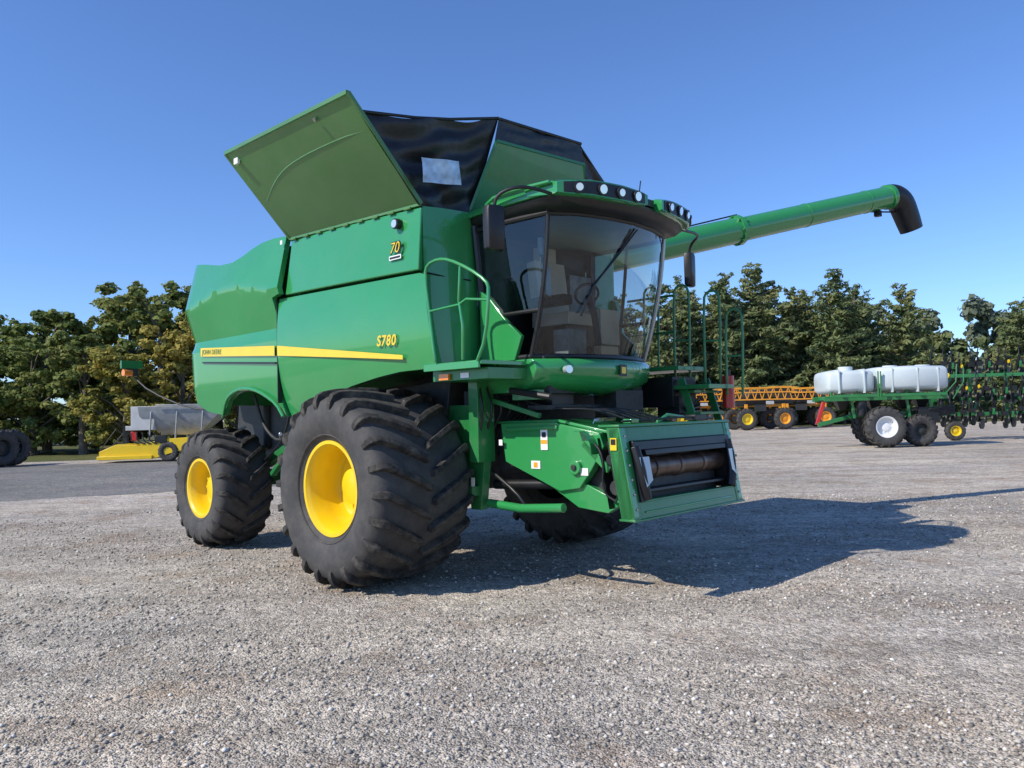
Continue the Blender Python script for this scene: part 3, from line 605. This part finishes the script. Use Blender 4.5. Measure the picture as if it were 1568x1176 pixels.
mb.prism([(1.0,1.67),(1.85,1.68),(2.5,1.56),(2.5,1.53),(1.85,1.65),(1.0,1.64)],'y',-.80,.80,0)
R=[]
for a in np.linspace(-.1,1.9,9):
    R.append([Vector((2.22+.17*math.cos(a),-.97,1.37+.20*math.sin(a))),Vector((2.22+.17*math.cos(a),-.86,1.37+.20*math.sin(a)))])
for i in range(len(R)-1): mb.add([R[i][0],R[i][1],R[i+1][1],R[i+1][0]],[(0,1,2,3)],3)
mb.obj('feeder_house',[GREEN,DRK,BLK,GREEN],CB,bevel=.012)
mb=MB()
def fp(v,z,o=0): return Vector((2.86-.18*(z-.77)+o,v,z))
def beam(z0,z1,v0,v1,o0,o1,mi): 
    mb.prism([(fp(0,z0,o0)[0],z0),(fp(0,z0,o1)[0],z0),(fp(0,z1,o1)[0],z1),(fp(0,z1,o0)[0],z1)],'y',v0,v1,mi)
beam(.78,.93,-.86,.86,-.12,.0,0); beam(1.47,1.60,-.86,.86,-.12,.0,0)
beam(.78,1.60,-.98,-.86,-.14,.005,0); beam(.78,1.60,.86,.98,-.14,.005,0)
beam(.925,.945,-.84,.84,-.05,.02,0); beam(1.60,1.625,-.99,.99,-.22,.02,0); beam(.765,.785,-.99,.99,-.16,.02,0)
beam(.83,.845,-.80,.80,0,.012,4)
beam(1.39,1.47,-.86,.86,-.08,.05,1); beam(1.34,1.39,-.72,.72,-.06,.07,1)
for s in (-1,1):
    beam(.93,1.47,min(s*.86,s*.80),max(s*.86,s*.80),-.25,.03,1)
    mb.tube([fp(s*.83,1.42,.03),fp(s*.82,1.25,.05),fp(s*.80,1.08,.04),fp(s*.76,.95,.02)],.05,1,8,1)
    q=quad4(fp(s*.86,1.33,.085),fp(s*.72,1.33,.095),fp(s*.72,1.12,.095),fp(s*.82,1.06,.085)); mb.grid(q,2,2,3)
mb.grid(quad4(fp(-.9,.85,-.32),fp(.9,.85,-.32),fp(.9,1.5,-.32),fp(-.9,1.5,-.32)),1,1,1)
mb.cyl(fp(-.80,1.21,-.12),fp(.80,1.21,-.12),.10,2,28)
for v in (-.42,.0,.42): mb.cyl(fp(v-.03,1.21,-.12),fp(v+.03,1.21,-.12),.112,2,28)
beam(1.0,1.03,-.80,.80,-.2,-.02,1)
for k in range(6): 
    for s in (-1,1): mb.cyl(fp(s*.92,.87+.13*k,.0),fp(s*.92,.87+.13*k,.02),.013,3,6)
mb.tube([fp(-.8,1.65,-.08),fp(.2,1.67,-.08),fp(.85,1.65,-.08)],.012,1,6); mb.tube([fp(-.2,1.63,-.10),fp(0,1.70,-.10),fp(.3,1.67,-.10)],.018,4,6)
mb.box(fp(.55,1.66,-.12),(.14,.22,.06),1); mb.box(fp(-.6,1.65,-.12),(.10,.12,.04),4)
mb.obj('header_mount_face',[GREEN2,BLK,RUST,MET,GREEN],CB,bevel=.006)
# ---- left ladder and rails
mb=MB()
for u,z0,z1 in ((1.25,2.2,3.2),(1.69,2.0,3.17),(2.10,2.05,3.05),(2.38,1.9,2.8)):
    mb.tube([(u,1.6,z0),(u+.01,1.6,z1),(u+.05,1.62,z1+.09),(u+.16,1.64,z1+.09),(u+.2,1.65,z1-.02),(u+.17,1.65,z0)],.016,0,8,1)
    mb.tube([(u,1.6,(z0+z1)/2),(u+.18,1.65,(z0+z1)/2)],.013,0,6)
mb.tube([(1.0,1.62,3.15),(1.7,1.62,3.15)],.016,0,8); mb.tube([(1.0,1.62,2.7),(1.7,1.62,2.7)],.016,0,8)
mb.box((1.45,1.32,2.22),(1.3,.6,.05),0); mb.box((2.2,1.35,2.0),(.5,.55,.05),0)
for s_ in (1.15,1.70): mb.bar((2.05,s_,2.1),(2.35,s_,1.15),.03,.09,0)
for k in range(4): mb.box((2.12+.07*k,1.42,1.95-.25*k),(.2,.54,.03),0)
mb.box((1.6,1.3,1.95),(.8,.5,.35),1); mb.box((1.9,1.25,1.78),(.3,.3,.25),1)
for k in range(4): mb.tube([(1.4,1.1,2.1),(1.8+.1*k,1.2,1.7),(2.2,1.3,1.75+.05*k)],.014,1,6,2)
mb.cyl((2.33,1.72,1.75),(2.33,1.72,2.13),.07,2,16); mb.cyl((2.33,1.72,2.13),(2.33,1.72,2.2),.03,1,10)
mb.obj('left_ladder',[GREEN2,BLK,REDM],CB,bevel=.004)
mb=MB()
mb.tube([(-4.6,-1.1,1.9),(-5.4,-1.3,1.95),(-6.3,-1.55,2.25),(-6.75,-1.62,2.5)],.014,2,8,1); mb.box((-6.8,-1.65,2.72),(.06,.34,.13),0); mb.box((-6.8,-1.65,2.60),(.04,.20,.14),2); mb.cyl((-6.78,-1.66,2.58),(-6.76,-1.80,2.58),.055,1,14)
mb.obj('rear_marker_arm',[GREEN2,AMB,DRK],CB)
# ---------------------------------------------------------------- background machines
def sup(cx,cy,cz,a,b,n=24,e=.38):
    out=[]
    for i in range(n):
        t=2*math.pi*i/n; c,s=math.cos(t),math.sin(t)
        out.append(Vector((cx,cy+a*math.copysign(abs(c)**e,c),cz+b*math.copysign(abs(s)**e,s))))
    return out
AC=empty('air_seeder_cart',(15.3,33,0),math.radians(-4))
mb=MB()
def tank(x0,x1,zc,a,b):
    mb.loft([sup(x0+.0,0,zc+.02,a*.8,b*.7),sup(x0+.05,0,zc,a*.93,b*.92),sup(x0+.14,0,zc,a,b),sup((x0+x1)/2,0,zc+.02,a,b*1.03),sup(x1-.14,0,zc,a,b),sup(x1-.05,0,zc,a*.93,b*.92),sup(x1,0,zc+.02,a*.8,b*.7)],0)
tank(-2.35,-.45,2.70,1.0,.46); tank(-.32,2.45,2.78,1.05,.50)
for x in (-1.4,.4,1.7): mb.cyl((x,-.3,3.15),(x,-.3,3.34),.28,0,20)
for x in (-1.9,-.9,.2,1.2,2.0): mb.box((x,0,2.72),(.04,2.12,.98),0)
mb.obj('tanks',[TANKW],AC,ang=50)
mb=MB()
mb.box((0,-.75,2.02),(4.9,.12,.2),0); mb.box((0,.75,2.02),(4.9,.12,.2),0); mb.box((0,-1.08,2.12),(4.6,.05,.12),0)
for x in (-2.2,-1.2,-.35,.8,2.3): mb.box((x,0,2.05),(.1,1.6,.16),0); mb.bar((x,-.8,2.1),(x+.1,-.95,2.6),.06,.06,0)
mb.box((.6,0,1.35),(3.6,.2,.2),0); mb.bar((-1.0,0,1.3),(-2.5,0,.95),.16,.16,0); mb.bar((-2.5,.1,.95),(-2.2,.1,1.9),.14,.14,2)
for x,y in ((-1.3,-.6),(.9,-.6),(1.8,-.6)): mb.bar((x,y,2.0),(x+.1,y,1.2),.1,.1,0)
for x in (-1.5,-.2,1.0,1.7): mb.loft([[Vector((x+q[0]*.35,q[1]*.35,2.1)) for q in ((-1,-1),(1,-1),(1,1),(-1,1))],[Vector((x+q[0]*.12,q[1]*.12,1.55)) for q in ((-1,-1),(1,-1),(1,1),(-1,1))]],1)
mb.tube([(2.2,-.9,2.0),(2.7,-1,2.6),(2.75,-1,3.3)],.025,0,6); mb.tube([(2.6,-.9,1.9),(3.0,-1,2.6),(3.0,-1,3.2)],.025,0,6); mb.tube([(-.4,-1.1,2.0),(-.4,-1.15,3.1)],.03,0,6); mb.tube([(-.3,-1.1,2.0),(-.3,-1.15,3.1)],.03,0,6)
for k in range(7): mb.tube([(1.0+.1*k,-.5,1.6),(1.8,-.7-.03*k,1.2+.05*k),(2.8,-.6,1.3+.06*k)],.03,1,6,1)
mb.cyl((-.9,-.6,1.3),(-.9,-.6,1.9),.2,1,14); mb.box((1.7,-.5,1.3),(.8,.5,.6),1)
mb.obj('frame',[GREEN2,BLK,REDM],AC,bevel=.01)
wheel('near',AC,(-.25,-1.2,.84),.84,.6,.40,18,-1,rimmat=WHT,simple=True)
wheel('mid',AC,(1.3,-.8,.66),.66,.5,.3,18,-1,rimmat=DRK,simple=True); wheel('far',AC,(.15,1.2,.84),.84,.6,.40,18,1,rimmat=WHT,simple=True); wheel('back',AC,(1.9,.9,.66),.66,.5,.3,18,1,rimmat=DRK,simple=True)
PL=empty('row_crop_planter',(21.6,37,0),math.radians(-8))
mb=MB()
for z in (1.2,1.9,3.0): mb.box((1.2,0,z),(6.2,.16,.16),0)
rnd=random.Random(3)
for j in range(3):
    for k in range(15):
        x=-1.6+.42*k+rnd.uniform(-.1,.1); z=.85+1.1*j+rnd.uniform(-.12,.12); y=-.4+.5*j+rnd.uniform(-.1,.1)
        mb.bar((x,y,z+.1),(x+rnd.uniform(-.05,.15),y-.3,z+.75),.07,.12,1); mb.box((x+.04,y-.2,z+.45),(.2,.3,.22),1)
        mb.cyl((x,y-.3,z),(x+.05,y-.35,z),.24,1,14); mb.cyl((x+.12,y-.45,z+.2),(x+.16,y-.48,z+.2),.16,2,12)
        mb.tube([(x,y-.3,z+.6),(x-.08,y-.4,z+.9),(x+.1,y-.1,z+1.2)],.025,1,5,1)
        if rnd.random()<.45: mb.box((x,y-.35,z+.35),(.08,.1,.3),0)
        if rnd.random()<.12: mb.cyl((x,y-.5,z+.5),(x+.04,y-.5,z+.5),.09,3,10)
for x in (-1.7,0,1.6,3.4): mb.box((x,.3,2.0),(.14,.14,2.6),0); mb.bar((x,.2,1.2),(x+1,.2,3.2),.07,.07,0)
mb.bar((-3.2,-.3,1.1),(-1.6,-.1,1.5),.14,.14,0); mb.tube([(-2.6,-.2,1.3),(-2.4,-.3,2.4),(-1.9,-.3,2.9)],.04,0,6,1)
for k in range(3): mb.cyl((-1.9+.3*k,-.6,2.6+.2*k),(-1.86+.3*k,-.6,2.6+.2*k),.12,3,12)
mb.obj('toolbar_and_row_units',[GREEN2,BLK,DRK,YEL],PL)
for x in (-1.2,2.2): wheel('gauge%d'%int(x),PL,(x,-.9,.45),.45,.3,.22,16,-1,rimmat=YEL,simple=True,lug=.03)
def sprayer(x,y,rz,L_):
    S=empty('orange_field_sprayer',(x,y,0),rz); mb=MB()
    mb.box((0,0,1.9),(L_*.75,1.1,.25),0); mb.loft([sup(-1.3,0,2.5,.8,.5),sup(-1.0,0,2.5,1,.62),sup(.3,0,2.5,1,.62),sup(.6,0,2.5,.8,.5)],1)
    for z in (2.35,2.9,3.25):
        for yy in (-1.3,1.3): mb.box((0,yy,z),(L_,.09,.09),0)
    n=int(L_/.6)
    for k in range(n):
        xx=-L_/2+k*.6
        for yy in (-1.3,1.3): mb.bar((xx,yy,2.35),(xx+.3,yy,3.25),.05,.05,0); mb.bar((xx+.3,yy,3.25),(xx+.6,yy,2.35),.05,.05,0)
    mb.box((L_*.34,0,2.6),(1.3,1.5,1.2),1); mb.box((L_*.34,0,3.3),(1.4,1.6,.12),0); mb.box((-L_*.3,0,2.2),(1.0,1.3,.7),1)
    mb.box((-.4,-1.35,1.7),(.9,.1,.5),1); mb.box((.4,-1.32,2.1),(.6,.08,.25),2)
    for xx in (-1.5,1.5):
        for yy in (-1.25,1.25): mb.box((xx,yy,1.4),(.2,.15,1.2),0)
    mb.obj('frame_and_boom',[ORG,DRK,PGREY],S)
    for i,(xx,yy) in enumerate(((-1.5,-1.3),(1.5,-1.3),(-1.5,1.3),(1.5,1.3))): wheel('w%d'%i,S,(xx,yy,.85),.85,.45,.40,16,-1 if yy<0 else 1,rimmat=ORG if i else YEL,simple=True)
sprayer(19.3,62,.1,5.2); sprayer(24.2,66,-.1,5.0); sprayer(15.5,67,.05,5.0)
SP=empty('yellow_fertilizer_spreader',(-15.9,35.6,0),math.radians(6))
mb=MB()
mb.prism([(-2.3,.12),(-2.3,.50),(-1.6,.80),(-.6,.75),(.4,1.0),(3.0,1.1),(3.0,.6),(1.0,.45),(0,.15)],'y',-.9,.7,0)
mb.box((-1.2,-.95,.22),(2.3,.15,.16),0); mb.bar((-2.3,-.8,.55),(-1.6,-.8,1.5),.04,.04,3); mb.bar((-1.9,-.8,.6),(-1.3,-.8,1.3),.04,.04,3)
mb.loft([[Vector((x*a+.9,y*a*.9,z)) for x,y in ((-1.6,-1),(1.9,-1),(1.9,1),(-1.6,1))] for z,a in ((1.15,.45),(2.0,.95),(2.45,1.0))],1)
mb.loft([[Vector((x*.5-.5,y*.6-.2,z)) for x,y in ((-1,-1),(1,-1),(1,1),(-1,1))] for z in (1.4,2.45)],2)
mb.bar((.1,-1.0,2.48),(2.6,-1.0,2.48),.06,.06,1)
for x in (-.2,.9,2.0): mb.bar((x,-.85,1.0),(x+.1,-.9,2.2),.06,.06,1)
mb.box((-.9,-.7,1.15),(.25,.1,.4),4); mb.box((.3,-.9,1.0),(.5,.1,.3),5); mb.box((-1.1,-.7,1.5),(.3,.05,.2),2)
for k in range(6): mb.tube([(-1.0+.25*k,-.85,1.3),(-.9+.25*k,-.95,.9),(-.6+.25*k,-.9,.8)],.03,5,6,1)
mb.obj('hopper_and_frame',[YEL,GREY,PGREY,DRK,REDM,BLK],SP,bevel=.02)
wheel('axle',SP,(.6,-.8,.45),.45,.3,.22,14,-1,rimmat=DRK,simple=True,lug=.03); wheel('axle_b',SP,(1.6,-.8,.45),.45,.3,.22,14,-1,rimmat=DRK,simple=True,lug=.03)
for k,(x,y) in enumerate(((-21.75,33.4),(-21.9,34.4))):
    T=empty('spare_tractor_tyre',(x,y,0),math.radians(70-10*k)); wheel('spare',T,(0,0,.80),.80,.6,.38,18,-1,rimmat=DRK,simple=True)
